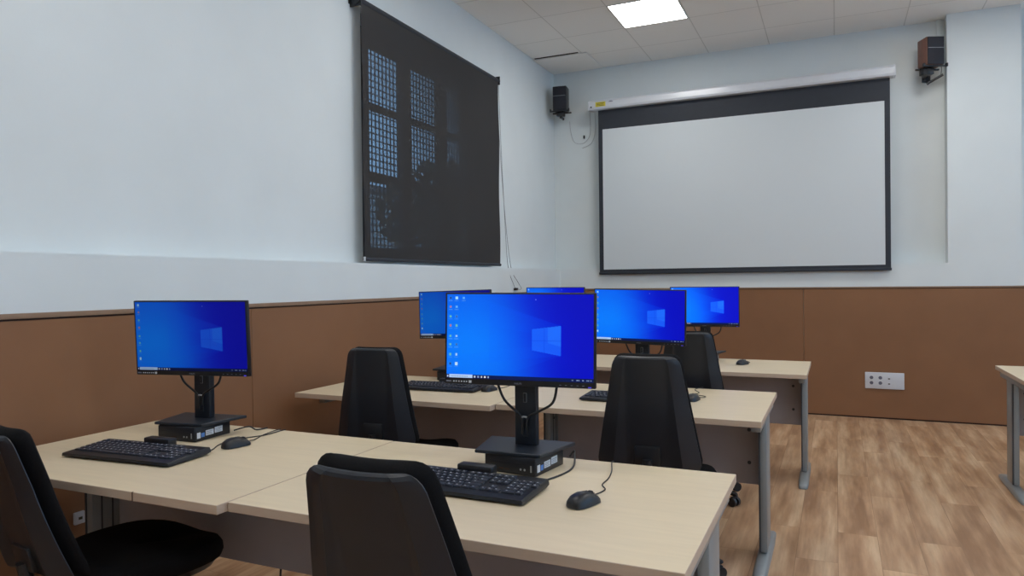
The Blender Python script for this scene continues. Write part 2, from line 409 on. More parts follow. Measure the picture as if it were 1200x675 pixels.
# ------------------------------------------------------------------ projection screen
ps = empty('projection_screen', (-.97, YBU, 1.40), 0, 'large pull-down projection screen with black border and long white case', 'projection screen')
def X_(x): return x + .97
def Z_(z): return z - 1.40
b = MB(); b.box((X_(-2.370), -.197, Z_(1.420)), (X_(.471), -.193, Z_(3.24))); b.build('screen_border', M['scr_black'], ps)
b = MB(); b.box((X_(-2.322), -.1995, Z_(1.459)), (X_(.424), -.1972, Z_(2.996))); b.build('projection_surface', M['scr_white'], ps)
b = MB(); b.box((X_(-2.376), -.208, Z_(1.403)), (X_(.477), -.182, Z_(1.430)), .006); b.build('weight_bar', M['scr_black'], ps)
b = MB(); prof = [(-.145, .0), (-.145, .10), (-.18, .107), (-.245, .098), (-.268, .075), (-.27, .02), (-.26, .0), (-.22, -.004)]
b.rings([[(xx, p_[0], Z_(3.210) + p_[1]) for p_ in prof] for xx in (X_(-2.452), X_(.507))]); b.build('case', M['case'], ps, sharp=25)
for xx in (-2.461, .499):
    b = MB(); b.rings([[(x2, (p_[0] + .2) * 1.04 - .2, Z_(3.210) + p_[1] * 1.03 - .001) for p_ in prof] for x2 in (X_(xx), X_(xx) + .016)])
    b.cyl((X_(xx) + (.0 if xx < 0 else .016), -.2, Z_(3.26)), (X_(xx) + (-.006 if xx < 0 else .022), -.2, Z_(3.26)), .012)
    b.build('end_cap', M['white'], ps)
b = MB(); b.box((X_(-2.377), -.2722, Z_(3.232)), (X_(-2.264), -.2695, Z_(3.282)), .0004, 1)
for i in range(3): b.box((X_(-2.362), -.2728, Z_(3.241 + i * .013)), (X_(-2.279 - .012 * (i % 2)), -.272, Z_(3.246 + i * .013)), mi=1)
b.build('yellow_sticker', [M['yellow'], M['ink']], ps)
b = MB(); b.cyl((X_(-2.427), -.266, Z_(3.234)), (X_(-2.427), -.275, Z_(3.234)), .009, n=14); b.build('screw_cap', M['blackp'], ps)
b = MB(); b.box((X_(-2.230), -.2722, Z_(3.272)), (X_(-2.182), -.2695, Z_(3.279))); b.box((X_(-2.218), -.2722, Z_(3.280)), (X_(-2.195), -.2695, Z_(3.284)))
b.build('maker_mark', M['greyprint'], ps)
for xx in (-2.30, .36):
    b = MB(); b.box((X_(xx), -.15, Z_(3.30)), (X_(xx) + .04, -.001, Z_(3.312)), .001, 1); b.box((X_(xx), -.008, Z_(3.20)), (X_(xx) + .04, -.001, Z_(3.35)), .001, 1); b.build('wall_bracket', M['white'], ps)
b = MB()
b.tube([(-2.53, YBU - .006, 3.25), (-2.525, YBU - .006, 3.02), (-2.57, YBU - .006, 2.93), (-2.64, YBU - .006, 2.90), (-2.72, YBU - .006, 2.93), (-2.76, YBU - .006, 3.05), (-2.77, YBU - .006, 3.17)], .0035, 6)
b.tube([(-2.47, YBU - .006, 3.25), (-2.465, YBU - .006, 3.05), (-2.51, YBU - .006, 2.90), (-2.62, YBU - .006, 2.85)], .003, 6)
o = b.build('wall_cable', M['cablew']); tag(o, 'thin white cable looping on the wall below the left speaker', 'cable')
b = MB(); b.box((-2.606, YBU - .018, 2.955), (-2.590, YBU, 2.992), .003); o = b.build('cable_clip', M['blackp'])
tag(o, 'tiny black clip on the wall beside the looping white cable', 'clip')
b = MB(); b.box((.868, YBU - .03, 3.43), (.905, YBU, ZC), .004); o = b.build('conduit', M['wall'])
tag(o, 'white cable duct running up the wall above the right speaker', 'conduit')

# ------------------------------------------------------------------ speakers
def speaker(name, loc, rz, w, d, h, sidemat, label):
    t = empty(name, loc, rz, label, 'speaker')
    b = MB(); b.box((-w / 2, -d / 2, 0), (w / 2, d / 2, h), .006); b.build('cabinet', sidemat, t)
    b = MB(); b.box((-w / 2 + .004, -d / 2 - .014, .004), (w / 2 - .004, -d / 2, h * .585), .004)
    b.box((-w / 2 + .004, -d / 2 - .014, h * .60), (w / 2 - .004, -d / 2, h - .004), .004); b.build('grille', M['grille'], t)
    b = MB(); b.box((-w / 2 + .008, -d / 2 - .016, h * .583), (w / 2 - .008, -d / 2 - .012, h * .60)); b.build('dividing_strip', M['silver'], t)
    b = MB(); b.box((-w / 2 - .03, -d / 2 + .0, -.016), (w / 2 + .03, -d / 2 + .02, -.001), .004); b.box((-w / 2 - .03, d / 2 - .03, -.016), (w / 2 + .03, d / 2 - .01, -.001), .004)
    b.box((-.02, -d / 2, -.016), (.02, d / 2, -.001)); b.box((-w / 2 - .032, -d / 2 - .012, -.018), (-w / 2 - .018, -d / 2 + .02, .014), .003)
    b.box((w / 2 + .018, -d / 2 - .012, -.018), (w / 2 + .032, -d / 2 + .02, .014), .003)
    b.build('support_bracket', M['blackp'], t)
    return t
s1 = speaker('wall_speaker', (-2.80, 7.56, 3.243), R(8), .155, .15, .265, M['blackp'], 'small black speaker with black sides mounted in the room corner')
b = MB(); b.box((-.045, -.04, -.058), (.045, .02, -.016), .006); b.cyl((0, -.01, -.08), (0, -.01, -.05), .014, n=12); b.cyl((-.02, .0, -.04), (-.02, .21, -.04), .014, n=12)
b.build('mounting_arm', M['blackp'], s1)
s2 = speaker('wall_speaker', (.80, 7.55, 3.255), R(24), .155, .15, .255, M['speaker_wood'], 'black fronted speaker with brown wooden sides beside the white pillar')
b = MB(); b.box((-.085, -.04, -.075), (.01, .04, -.018), .006); b.cyl((-.02, .02, -.045), (.05, .20, -.045), .016, n=12); b.box((.03, .175, -.09), (.10, .20, .0), .004)
b.build('mounting_arm', M['blackp'], s2)
b = MB(); b.tube([(.775, 7.47, 3.235), (.765, 7.455, 3.17), (.79, 7.45, 3.10)], .003, 6)
wire0 = b.build('wire', M['cable'], None); b = MB(); b.tube([(.87, 7.44, 3.24), (.873, 7.44, 3.19), (.868, 7.445, 3.14)], .003, 6)
wire = b.build('wire', M['cable'], None)
b = MB(); b.cyl((.765, 7.45, 3.085), (.885, 7.44, 3.148), .011, n=14); b.cyl((.757, 7.45, 3.081), (.768, 7.45, 3.087), .014, n=14)
ant = b.build('antenna_rod', M['blackp']); ant['label'] = 'short black rod hanging on thin wires under the speaker'
bpy.context.view_layer.update(); ant.parent = s2; ant.matrix_parent_inverse = s2.matrix_world.inverted(); wire.parent = ant; wire0.parent = ant

# ------------------------------------------------------------------ sockets
def wall_socket(name, loc, rz, w, h, cols_, label):
    t = empty(name, loc, rz, label, 'socket')
    b = MB(); b.box((-w / 2, -.014, 0), (w / 2, 0, h), .004); b.build('cover_plate', M['white'], t)
    for (cx, cz, kind) in cols_:
        b = MB()
        if kind == 'power':
            b.box((cx - .021, -.0152, cz - .018), (cx + .021, -.0138, cz + .018), .0005, 1)
            b.cyl((cx, -.0150, cz), (cx, -.0156, cz), .016, n=20, mi=1)
            b.build('outlet', [M['white'], M['socket_hole']], t)
        else:
            b.box((cx - .018, -.0152, cz - .016), (cx + .018, -.0138, cz + .016), .0005, 1)
            b.box((cx - .008, -.0158, cz - .006), (cx + .008, -.0150, cz + .005), mi=1)
            b.build('data_port', [M['white'], M['ink']], t)
    return t
wall_socket('wall_socket', (.41, PY, .285), 0, .33, .155,
            [(-.11, .105, 'power'), (-.11, .055, 'power'), (-.035, .105, 'power'), (-.035, .055, 'power'), (.038, .098, 'data'), (.038, .05, 'data')],
            'wide white socket plate with outlets and data ports on the brown back wall')
wall_socket('wall_socket', (PX, 1.915, .365), R(90), .045, .05, [(0, .025, 'data')],
            'white socket low on the left wall beneath the front left desk')

# ------------------------------------------------------------------ desks
def make_desk(x0, y0, w, d, label, group, legs=(True, True), beam=True, z=.74, seam=False, inset=.105):
    """origin at the floor under the desk's front left corner"""
    t = empty('desk', (x0, y0, 0), 0, label, 'desk', group)
    th = .026
    b = MB(); b.box((0, 0, z - th), (w, d, z), .0012, 1)
    for f in b.bm.faces:
        f.normal_update()
        f.material_index = 0 if abs(f.normal.z) > .9 else 1
    b.build('tabletop', [M['maple'], M['maple_edge']], t)
    cy = d * .5 + .07
    for s, on in zip((0, 1), legs):
        if not on: continue
        cx = w - .032
        if s == 0: cx = inset
        b = MB(); b.box((cx - .018, cy - .085, .045), (cx + .018, cy + .085, z - .06), .008)
        sg = 1 if s == 0 else -1
        for k in (-1, 0, 1): b.box((min(cx, cx + sg * .0195), cy + k * .045 - .003, .05), (max(cx, cx + sg * .0195), cy + k * .045 + .003, z - .07), mi=1)
        if s == 0: b.cyl((cx + .018, cy - .03, .60), (cx + .0205, cy - .03, .60), .006, n=10, mi=1)
        b.box((cx - .0195, cy - .088, .05), (cx - .012, cy - .07, z - .07), mi=1)
        b.box((cx - .02, d * .12, z - .065), (cx + .02, d * .92, z - th - .001), .003)
        leg = b.build('leg', [M['leg'], M['leg_dark']], t)
        b = MB(); hw_ = .03
        rr = []
        for yy, hh, ww in ((d * .14, .018, .016), (d * .14 + .012, .026, .026), (d * .3, .034, hw_), (cy, .046, hw_), (d * .8, .036, hw_), (d * .95, .026, .026), (d * .965, .018, .016)):
            rr.append([(cx - ww, yy, .002), (cx - ww, yy, hh * .7), (cx - ww * .6, yy, hh), (cx + ww * .6, yy, hh), (cx + ww, yy, hh * .7), (cx + ww, yy, .002)])
        b.rings(rr); b.build('foot', M['leg'], leg, sharp=50)
    a0 = .055 if legs[0] else .004; a1 = w - .055 if legs[1] else w - .004
    b = MB(); b.box((a0, cy + .03, .335), (a1, cy + .048, z - th - .012), .001, 1)
    for xx in (a0 + .05, a1 - .05):
        for zz in (.44, .60): b.cyl((xx, cy + .031, zz), (xx, cy + .026, zz), .009, n=12, mi=1)
    b.build('modesty_panel', [M['grey_board'], M['leg_dark']], t)
    if beam:
        b = MB(); b.box((a0 + .02, cy - .03, z - .075), (a1 - .04, cy + .0, z - .045), .003); b.build('support_beam', M['leg'], t)
    if seam:
        b = MB(); b.box((seam - .0015, -.0012, z - th), (seam + .0015, .004, z + .0004)); b.build('edge_joint', M['gap'], t)
    return t
g2 = None
make_desk(-2.722, 1.412, 1.205, .842, 'pale maple desk at front left holding the computer nearest the brown wall', g2, (True, False), seam=.878)
make_desk(-1.513, 1.446, 1.233, .805, 'pale maple desk in the foreground holding the largest looking monitor', g2, (True, True))
make_desk(-2.700, 3.062, 1.188, .83, 'pale maple desk of the middle row beside the left wall', g2, (True, False))
make_desk(-1.508, 3.118, 1.222, .85, 'pale maple desk of the middle row with its silver leg by the aisle', g2, (True, True))
make_desk(-2.60, 4.745, 1.205, .80, 'pale maple desk of the back row on the wall side, mostly hidden by monitors', g2, (True, False))
make_desk(-1.390, 4.745, 1.223, .80, 'pale maple desk of the back row nearest the brown back wall', g2, (True, True))
make_desk(.965, 4.88, 1.3, .80, 'pale maple desk cut by the right edge of the picture', g2, (True, True), inset=.036)

# ------------------------------------------------------------------ office chairs
def shell_rings(wt, wb, h, th, y_of, grow=0.0, ridge=0.0, rc=.036, nrow=22, nt=21, y_off=0.0, curve=.012):
    """closed curved pad, top at z=0 going down to -h; local -Y is the rear"""
    rings = []
    ss = [0, .006, .02, .045, .08] + [.08 + .84 * (k + 1) / nrow for k in range(nrow - 1)] + [.92, .955, .98, .994, 1.0]
    H = h + 2 * grow
    for s in ss:
        zt = s * H
        hw_ = (wt + (wb - wt) * s) / 2 + grow
        for dist in (zt, H - zt):
            if dist < rc: hw_ -= (rc - math.sqrt(max(0, rc * rc - (rc - dist) ** 2))) * .9
        edge = min(zt, H - zt)
        tv = th * (1 if edge > th * .5 else math.sqrt(max(.02, 1 - (1 - edge / (th * .5)) ** 2)))
        z_ = grow - zt
        yc = y_of(min(max(s, 0), 1)) + y_off
        rear = []; front = []
        if ridge:
            x1 = hw_ * .66; x0 = hw_ * (.63 - .29 * s)
            half = [x0 * q / 5 / hw_ for q in range(6)] + [(x0 + (x1 - x0) * q / 4) / hw_ for q in range(1, 5)] + [(x1 + (hw_ - x1) * q / 6) / hw_ for q in range(1, 7)]
            ts = [-v for v in reversed(half[1:])] + half
            amp = ridge * min(1, max(0, (x1 - x0)) / .055)
        else:
            ts = [-1 + 2 * k / (nt - 1) for k in range(nt)]
        for t_ in ts:
            at = abs(t_)
            tt = tv * max(.12, (1 - at ** 6)) * .5
            cy = curve * at * at
            rd = 0
            if ridge:
                xa = at * hw_
                q = min(1, max(0, (xa - x0) / max(.004, x1 - x0)))
                rd = -amp * q if xa < x1 else -amp * max(0, (hw_ - xa) / (hw_ - x1))
            rear.append((t_ * hw_, yc + cy - tt + rd, z_)); front.append((t_ * hw_, yc + cy + tt, z_))
        rings.append(rear + list(reversed(front)))
    return rings
def make_chair(label):
    t = empty('office_chair', (0, 0, 0), 0, label, 'chair', None)
    # seat
    def seat_rings(a, bb, zs, c=3.2, n=36):
        out = []
        for zz, k in zs:
            ring = []
            for i in range(n):
                an = 2 * PI * i / n; ca, sa = math.cos(an), math.sin(an)
                r_ = (abs(ca) ** c + abs(sa) ** c) ** (-1 / c)
                wfac = 1 - .06 * (1 if sa < 0 else 0) * abs(sa)
                ring.append((ca * r_ * a * k * wfac, sa * r_ * bb * k, zz - (.03 * max(0, sa) ** 4)))
            out.append(ring)
        return out
    b = MB(); b.rings(seat_rings(.24, .235, [(.425, .90), (.43, .97), (.45, 1.0), (.475, .99), (.492, .94), (.498, .82), (.494, .45), (.49, .1)], 2.6)); b.build('seat', M['fabric'], t, sharp=60)
    b = MB(); b.rings(seat_rings(.235, .23, [(.395, .6), (.402, .88), (.43, .97)], 2.6)); b.build('seat_pan', M['blackp'], t)
    # backrest, pivoting about a point low behind the seat
    pv = empty('backrest', (0, -.255, .52), 0); pv.parent = t
    y_of = lambda s: -.02 - .012 * math.sin(PI * s) - .05 * max(0, .35 - s) ** 1.3 + .01 * s
    b = MB(); b.rings(shell_rings(.245, .405, .445, .022, y_of, ridge=.02, y_off=-.022), cap=True); b.build('rear_shell', M['shell'], pv, (0, 0, .515), sharp=20)
    b = MB(); b.rings(shell_rings(.245, .405, .445, .055, y_of, grow=.002, y_off=.018), cap=True); b.build('back_cushion', M['fabric'], pv, (0, 0, .515), sharp=60)
    b = MB(); b.tube([(0, .20, -.13), (0, .02, -.13), (0, -.055, -.07), (0, -.062, .12)], .018, 10); b.box((-.05, -.062, .09), (.05, -.035, .17), .008); b.build('back_bracket', M['blackp'], pv)
    b = MB(); b.box((-.09, -.12, .36), (.09, .10, .40), .01); b.cyl((.09, .02, .385), (.21, .05, .38), .006, n=8); b.cyl((.20, .048, .38), (.245, .06, .38), .011, n=10); b.build('tilt_mechanism', M['blackp'], t)
    b = MB(); b.cyl((0, 0, .09), (0, 0, .24), .027); b.cyl((0, 0, .24), (0, 0, .37), .015, mi=1); b.build('gas_cylinder', [M['blackp'], M['silver']], t)
    b = MB(); b.cyl((0, 0, .075), (0, 0, .125), .042, .036); b.build('hub', M['blackp'], t)
    for k in range(5):
        a = R(90 + 72 * k + 18); ca, sa = math.cos(a), math.sin(a)
        b = MB(); rr = []
        for q, zz, ww, hh in ((.03, .10, .026, .042), (.16, .092, .021, .030), (.29, .074, .016, .018), (.305, .070, .008, .012)):
            cx, cy = ca * q, sa * q; nx, ny = -sa, ca
            rr.append([(cx + nx * ww, cy + ny * ww, zz - hh / 2), (cx + nx * ww, cy + ny * ww, zz + hh / 3), (cx + nx * ww * .5, cy + ny * ww * .5, zz + hh / 2), (cx - nx * ww * .5, cy - ny * ww * .5, zz + hh / 2), (cx - nx * ww, cy - ny * ww, zz + hh / 3), (cx - nx * ww, cy - ny * ww, zz - hh / 2)])
        b.rings(rr); leg = b.build('leg', M['blackp'], t)
        cx, cy = ca * .285, sa * .285
        b = MB(); nx, ny = -sa, ca
        for s in (-1, 1): b.cyl((cx + nx * s * .009, cy + ny * s * .009, .0275), (cx + nx * s * .027, cy + ny * s * .027, .0275), .0265, n=22)
        b.cyl((cx, cy, .03), (cx, cy, .072), .006, n=8); b.cyl((cx - nx * .026, cy - ny * .026, .0275), (cx + nx * .026, cy + ny * .026, .0275), .006, n=8)
        b.box((-.024, -.01, .045), (.024, .01, .06), .004, mat=Matrix.Translation((cx, cy, 0)) @ Matrix.Rotation(a + PI / 2, 4, 'Z'))
        b.build('caster', M['blackp'], leg)
    return t
chair0 = make_chair('black office chair in the foreground with its back filling the bottom of the picture')
def place_chair(o, x, y, rz, recline, dz=0.0, label=None, bdz=0.0, by=0.0):
    o.location = (x, y, 0); o.rotation_euler = (0, 0, R(rz))
    if label: o['label'] = label
    bk = kid(o, 'backrest')[0]; bk.rotation_euler = (R(recline), 0, 0)
    for c in o.children:
        n_ = c.name.split('.')[0]
        if n_ in ('seat', 'seat_pan', 'tilt_mechanism'): c.location.z = dz
    bk.location.z = .52 + dz + bdz; bk.location.y = -.255 - by
chairs = [chair0] + [copy_tree(chair0) for _ in range(4)]
place_chair(chairs[0], -.795, 1.49, 2, 16, -.005)
place_chair(chairs[1], -2.085, 1.62, -8, 14, .005, 'black office chair cut by the left edge, its round seat under the front desk', -.085)
place_chair(chairs[2], -2.0, 3.12, 8, 1, .02, 'black office chair at the middle row desk beside the left wall', -.02, .09)
place_chair(chairs[3], -.70, 3.09, 6, 6, .02, 'black office chair at the middle row desk to the right of the largest monitor', .0, .09)
place_chair(chairs[4], -.80, 4.49, 6, 6, .01, 'black office chair farthest back, at the back row desk', 0, .06)

# ------------------------------------------------------------------ what the displays show
def paint(cols_icons=2, bright=1.0):
    W_, H2 = 320, 180
    u, v = np.meshgrid((np.arange(W_) + .5) / W_, (np.arange(H2) + .5) / H2)   # v down from the top
    img = np.zeros((H2, W_, 3))
    k = 1 / (1 + np.exp((u - .56 - .10 * (v - .5)) * 9.5))
    k2 = np.exp(-(((u - .25) / .55) ** 2 + ((v - .62) / .55) ** 2))
    img[..., 0] = 0; img[..., 1] = 6 + 88 * k + 32 * k2 * k; img[..., 2] = 188 + 50 * k + 17 * k2
    def add(mask, c, a=1.0):
        for i in range(3): img[..., i] = np.where(mask, img[..., i] * (1 - a) + c[i] * a, img[..., i])
    def quad(tl, tr, br_, bl_):
        P_ = [tl, tr, br_, bl_]; mk = np.ones(u.shape, bool)
        for (x0, y0), (x1, y1) in zip(P_, P_[1:] + P_[:1]): mk &= ((x1 - x0) * (v - y0) - (y1 - y0) * (u - x0)) >= 0
        return mk
    # light beams behind the mark
    add(quad((.20, .02), (.787, .36), (.787, .50), (.02, .30)), (0, 110, 255), .10)
    add(quad((.02, .74), (.62, .60), (.787, .707), (.40, .95)), (0, 105, 255), .10)
    add(quad((.30, .10), (.787, .36), (.787, .707), (.30, .80)), (0, 90, 255), .13)
    add(quad((.595, .404), (.787, .36), (.787, .707), (.595, .648)), (22, 104, 255), .8)
    add(quad((.70, .385), (.787, .36), (.787, .60), (.70, .56)), (36, 122, 255), .5)
    add((np.abs(u - .677) < .0022) & (v > .37) & (v < .68), (0, 70, 235), .9)
    add((np.abs(v - .535) < .0035) & (u > .595) & (u < .787), (0, 70, 235), .9)
    rnd = random.Random(5)
    rws_ = [.045, .15, .265, .375, .50, .60, .72, .83]
    xs_ = [.022, .068] if cols_icons == 2 else [.03]
    for ci, cx in enumerate(xs_ + ([.118] if cols_icons == 2 else [])):
        for ri, cy in enumerate(rws_):
            if ci == 2 and ri: continue
            c = rnd.choice([(190, 215, 255), (60, 90, 160), (200, 110, 120), (120, 190, 250), (30, 40, 110), (120, 200, 160)])
            add((np.abs(u - cx) < .011) & (np.abs(v - cy) < .018), (90, 160, 235), .35)
            add((np.abs(u - cx - .002) < .006) & (np.abs(v - cy) < .012), c, .8)
            add((np.abs(u - cx) < .014) & (np.abs(v - cy - .033) < .004) & ((u * 320).astype(int) % 3 != 0), (170, 205, 250), .45)
    add((np.abs(u - xs_[-1]) < .009) & (np.abs(v - .045) < .016), (170, 225, 255), .9)
    add((np.abs(u - xs_[-1]) < .009) & (np.abs(v - .83) < .018), (190, 230, 255), .9)
    add(v > .955, (4, 22, 78), 1)
    add((v > .958) & (v < .995) & (u > .018) & (u < .185), (178, 205, 240), 1)
    add((v > .970) & (v < .984) & (u > .03) & (u < .15) & ((u * 320).astype(int) % 3 != 0), (110, 135, 180), .8)
    add((v > .966) & (v < .988) & (u > .004) & (u < .013), (200, 215, 240), .9)
    for i, cx in enumerate((.20, .225, .248, .272, .296)): add((np.abs(u - cx) < .0055) & (np.abs(v - .977) < .010), ((200, 210, 225), (150, 170, 210), (220, 225, 230), (240, 240, 240), (170, 190, 220))[i], .9)
    for cx, ww in ((.865, .008), (.90, .018), (.935, .01), (.965, .012), (.985, .006)): add((np.abs(u - cx) < ww * .6) & (np.abs(v - .977) < .007) & ((u * 320).astype(int) % 4 != 0), (180, 200, 235), .8)
    add((np.abs(u - .62) < .003) & (np.abs(v - .06) < .006), (200, 220, 255), .7)
    img = np.clip(img * 1.0, 0, 255) / 255
    l = np.where(img <= .04045, img / 12.92, ((img + .055) / 1.055) ** 2.4)
    return l
def display_mesh(name, w, h, cols_icons, mat):
    W_, H2 = 320, 180; l = paint(cols_icons)
    xs_ = np.linspace(-w / 2, w / 2, W_ + 1); zs_ = np.linspace(h / 2, -h / 2, H2 + 1)
    X, Z = np.meshgrid(xs_, zs_); V = np.stack([X.ravel(), np.zeros(X.size), Z.ravel()], 1)
    i = np.arange(H2)[:, None] * (W_ + 1) + np.arange(W_)[None, :]
    F = np.stack([i, i + W_ + 1, i + W_ + 2, i + 1], -1).reshape(-1, 4)
    me = bpy.data.meshes.new(name)
    me.vertices.add(len(V)); me.vertices.foreach_set('co', V.ravel())
    me.loops.add(F.size); me.loops.foreach_set('vertex_index', F.ravel().astype(np.int32))
    me.polygons.add(len(F)); me.polygons.foreach_set('loop_start', np.arange(0, F.size, 4, dtype=np.int32)); me.polygons.foreach_set('loop_total', np.full(len(F), 4, np.int32))
    me.update()
    ca = me.color_attributes.new('picture', 'FLOAT_COLOR', 'CORNER')
    c = np.ones((H2 * W_, 4, 4)); c[..., :3] = l.reshape(-1, 1, 3)
    ca.data.foreach_set('color', c.ravel()); me.materials.append(mat)
    return me
SW, SH = .476, .268
scr2 = display_mesh('display_picture', SW, SH, 2, M['screen'])
scr1 = display_mesh('display_picture_sparse', SW, SH, 1, M['screen'])
scr1d = scr1.copy(); scr1d.materials.clear(); scr1d.materials.append(M['screen_dim'])
scr1b = scr1.copy(); scr1b.materials.clear(); scr1b.materials.append(M['screen_bright'])

# ------------------------------------------------------------------ monitors on their stands
PLZ = .068          # height of the stand plate's top above the desk
def make_monitor(label):
    t = empty('monitor', (0, 0, 0), 0, label, 'monitor')       # origin: on the desk, below the column
    b = MB(); b.rings([[(-.128 + i_, -.103 + i_, z_), (.090 - i_, -.103 + i_, z_), (.138 - i_, .098 - i_, z_), (-.160 + i_, .098 - i_, z_)] for i_, z_ in ((.002, PLZ - .011), (0, PLZ - .009), (0, PLZ - .002), (.002, PLZ))], smooth=False)
    b.build('stand_plate', M['blackm'], t)
    b = MB(); b.box((-.037, .006, PLZ - .004), (.037, .038, .50), .006)
    b.box((-.006, .0045, .205), (.006, .007, .235), .001, 1, mi=1)
    b.box((-.009, .0038, .095), (.009, .007, .150), .002, 1, mi=2)
    b.build('stand_column', [M['blackm'], M['silver'], M['blackp']], t)
    b = MB(); b.tube([(-.085, -.02, .27), (-.06, -.022, .215), (-.020, -.004, .170), (-.006, -.001, .145), (-.008, -.001, .105)], .0042, 8); b.build('cable', M['cable'], t)
    b = MB(); b.tube([(.118, -.02, .27), (.105, -.024, .215), (.06, -.022, .185), (.015, -.004, .160), (.006, -.001, .12)], .0042, 8); b.build('cable', M['cable'], t)
    b = MB(); b.tube([(-.012, -.000, .157), (0, -.004, .160), (.012, -.000, .157)], .0035, 8); b.build('cable_clip', M['silver'], t)
    hd = empty('head', (0, -.028, .39), 0); hd.parent = t         # swivelling head
    w, h = .49, .292
    b = MB(); b.box((-w / 2, -.026, -h / 2), (w / 2, -.008, h / 2), .003)
    b.rings([[(x_ * q, yy, z_ * q2) for x_, z_ in ((-.19, -.11), (.19, -.11), (.19, .11), (-.19, .11))] for yy, q, q2 in ((-.009, 1.15, 1.18), (.008, 1.0, 1.0), (.014, .8, .8))])
    b.box((-.03, .010, -.05), (.03, .036, .05), .003)
    b.build('housing', M['bezel'], hd)
    s = bpy.data.objects.new('screen', scr2); COL.objects.link(s); s.parent = hd; s.location = (0, -.0268, .0065)
    # lower bezel details
    zc = -h / 2 + .0085
    text_mesh('brand_lettering', 'PHILIPS', .0075, M['greyprint'], hd, (0, -.0264, zc - .001), (R(90), 0, 0))
    b = MB()
    b.box((-.240, -.0267, zc - .0045), (-.150, -.0262, zc + .0045), mi=1)
    b.box((-.2385, -.027, zc - .002), (-.222, -.0266, zc + .0025), mi=2)
    for xx in (-.213, -.205, -.196, -.187, -.178, -.170): b.box((xx - .0022, -.027, zc - .002), (xx + .0022, -.0266, zc + .002), mi=0)
    b.box((-.1625, -.027, zc - .004), (-.1535, -.0266, zc + .004), mi=0)
    b.build('feature_sticker', [M['white_sticker'], M['blackp'], M['greyprint']], hd)
    b = MB()
    for xx in (.135, .153, .171, .189, .207): b.box((xx - .003, -.0266, zc - .001), (xx + .003, -.0262, zc + .0005))
    b.build('control_marks', M['greyprint'], hd)
    b = MB(); b.box((.222, -.0268, zc - .006), (.232, -.0262, zc - .003)); b.build('power_light', M['power_led'], hd)
    return t
mon0 = make_monitor('black monitor showing a blue desktop picture, front and centre, largest of all')
def place_monitor(o, x, y, rz, head_yaw, tilt, roll, zc, scr, label=None, z=.74, off=0.0):
    o.location = (x, y, z); o.rotation_euler = (0, 0, R(rz))
    if label: o['label'] = label
    hd = kid(o, 'head')[0]
    hd.rotation_euler = Matrix.Rotation(R(head_yaw - rz), 3, 'Z').to_4x4().to_3x3().__matmul__(Matrix.Rotation(R(-tilt), 3, 'X')).__matmul__(Matrix.Rotation(R(-roll), 3, 'Y')).to_euler() if False else (R(-tilt), R(roll), R(head_yaw - rz))
    hd.location = (off, hd.location.y, zc - z)
    s = kid(hd, 'screen')[0]; s.data = scr
mons = [mon0] + [copy_tree(mon0) for _ in range(5)]
place_monitor(mons[0], -.911, 2.095, 2, 8, 2.0, .5, 1.151, scr2)
place_monitor(mons[1], -2.285, 2.055, 8, 13, -3.0, .2, 1.129, scr1d, 'black monitor with blue desktop picture on the front desk at the left wall', off=0.0)
place_monitor(mons[2], -.949, 3.76, 0, 1.5, -2, 1.3, 1.142, scr1, 'black monitor with blue desktop picture above the middle row chair at right')
place_monitor(mons[3], -2.118, 3.87, 0, 2.5, 1, -1.4, 1.138, scr1d, 'black monitor on the middle row at left, half hidden behind the largest monitor')
place_monitor(mons[4], -.878, 5.36, 3, 6, 0, 0, 1.138, scr1b, 'black monitor on the back row desk at right, its screen the lightest blue')
place_monitor(mons[5], -2.025, 5.34, 0, 1, 0, 0, 1.142, scr1, 'black monitor on the back row of which only the top strip shows')

# ------------------------------------------------------------------ small desktop computers under the stand plates
def make_pc(label):
    t = empty('desktop_computer', (0, 0, 0), 0, label, 'computer')     # origin: centre of its foot print on the desk
    hx, y0, y1, h = .091, -.092, .088, .0565
    b = MB(); b.box((-hx, y0, .001), (hx, y1, h), .002); b.build('case', M['blackp'], t)
    b = MB(); b.box((-hx + .001, y0 - .004, .002), (hx - .001, y0, h - .001), .002)
    b.box((-hx + .018, y0 - .0046, .036), (hx - .022, y0 - .0036, .0385), mi=1)
    for xx in (-.066, -.058, -.050): b.box((xx - .002, y0 - .0046, .018), (xx + .002, y0 - .0036, .021), mi=1)
    b.build('front_panel', [M['bezel'], M['grille']], t)
    b = MB()
    for xx in (-.030, -.008): b.box((xx - .008, y0 - .0047, .013), (xx + .008, y0 - .0036, .018))
    b.build('usb_port', M['gap'], t)
    b = MB()
    for xx in (.040, .054): b.cyl((xx, y0 - .0036, .019), (xx, y0 - .0047, .019), .0035, n=12)
    b.build('audio_jack', M['silver'], t)
    b = MB(); b.box((.074, y0 - .0047, .014), (.079, y0 - .0036, .034)); b.build('power_button', M['silver'], t)
    b = MB(); b.box((hx, -.083, .012), (hx + .0006, -.066, .034)); b.build('sticker', M['white_sticker'], t)
    b = MB(); b.box((hx, -.062, .014), (hx + .0006, -.046, .030)); b.build('sticker', M['blue_sticker'], t)
    b = MB(); b.box((hx, -.040, .016), (hx + .0006, .0, .036)); 
    for i in range(3): b.box((hx + .0005, -.037, .020 + i * .005), (hx + .0009, -.006 - .006 * (i % 2), .0215 + i * .005), mi=1)
    b.build('sticker', [M['white_sticker'], M['greyprint']], t)
    b = MB(); b.box((hx, .006, .018), (hx + .0006, .046, .040))
    for i in range(3): b.box((hx + .0005, .010, .022 + i * .005), (hx + .0009, .040 - .006 * (i % 2), .0235 + i * .005), mi=1)
    b.build('sticker', [M['white_sticker'], M['greyprint']], t)
    return t
pc0 = make_pc('small black desktop computer with white stickers under the largest monitor')
pcs = [pc0] + [copy_tree(pc0) for _ in range(5)]
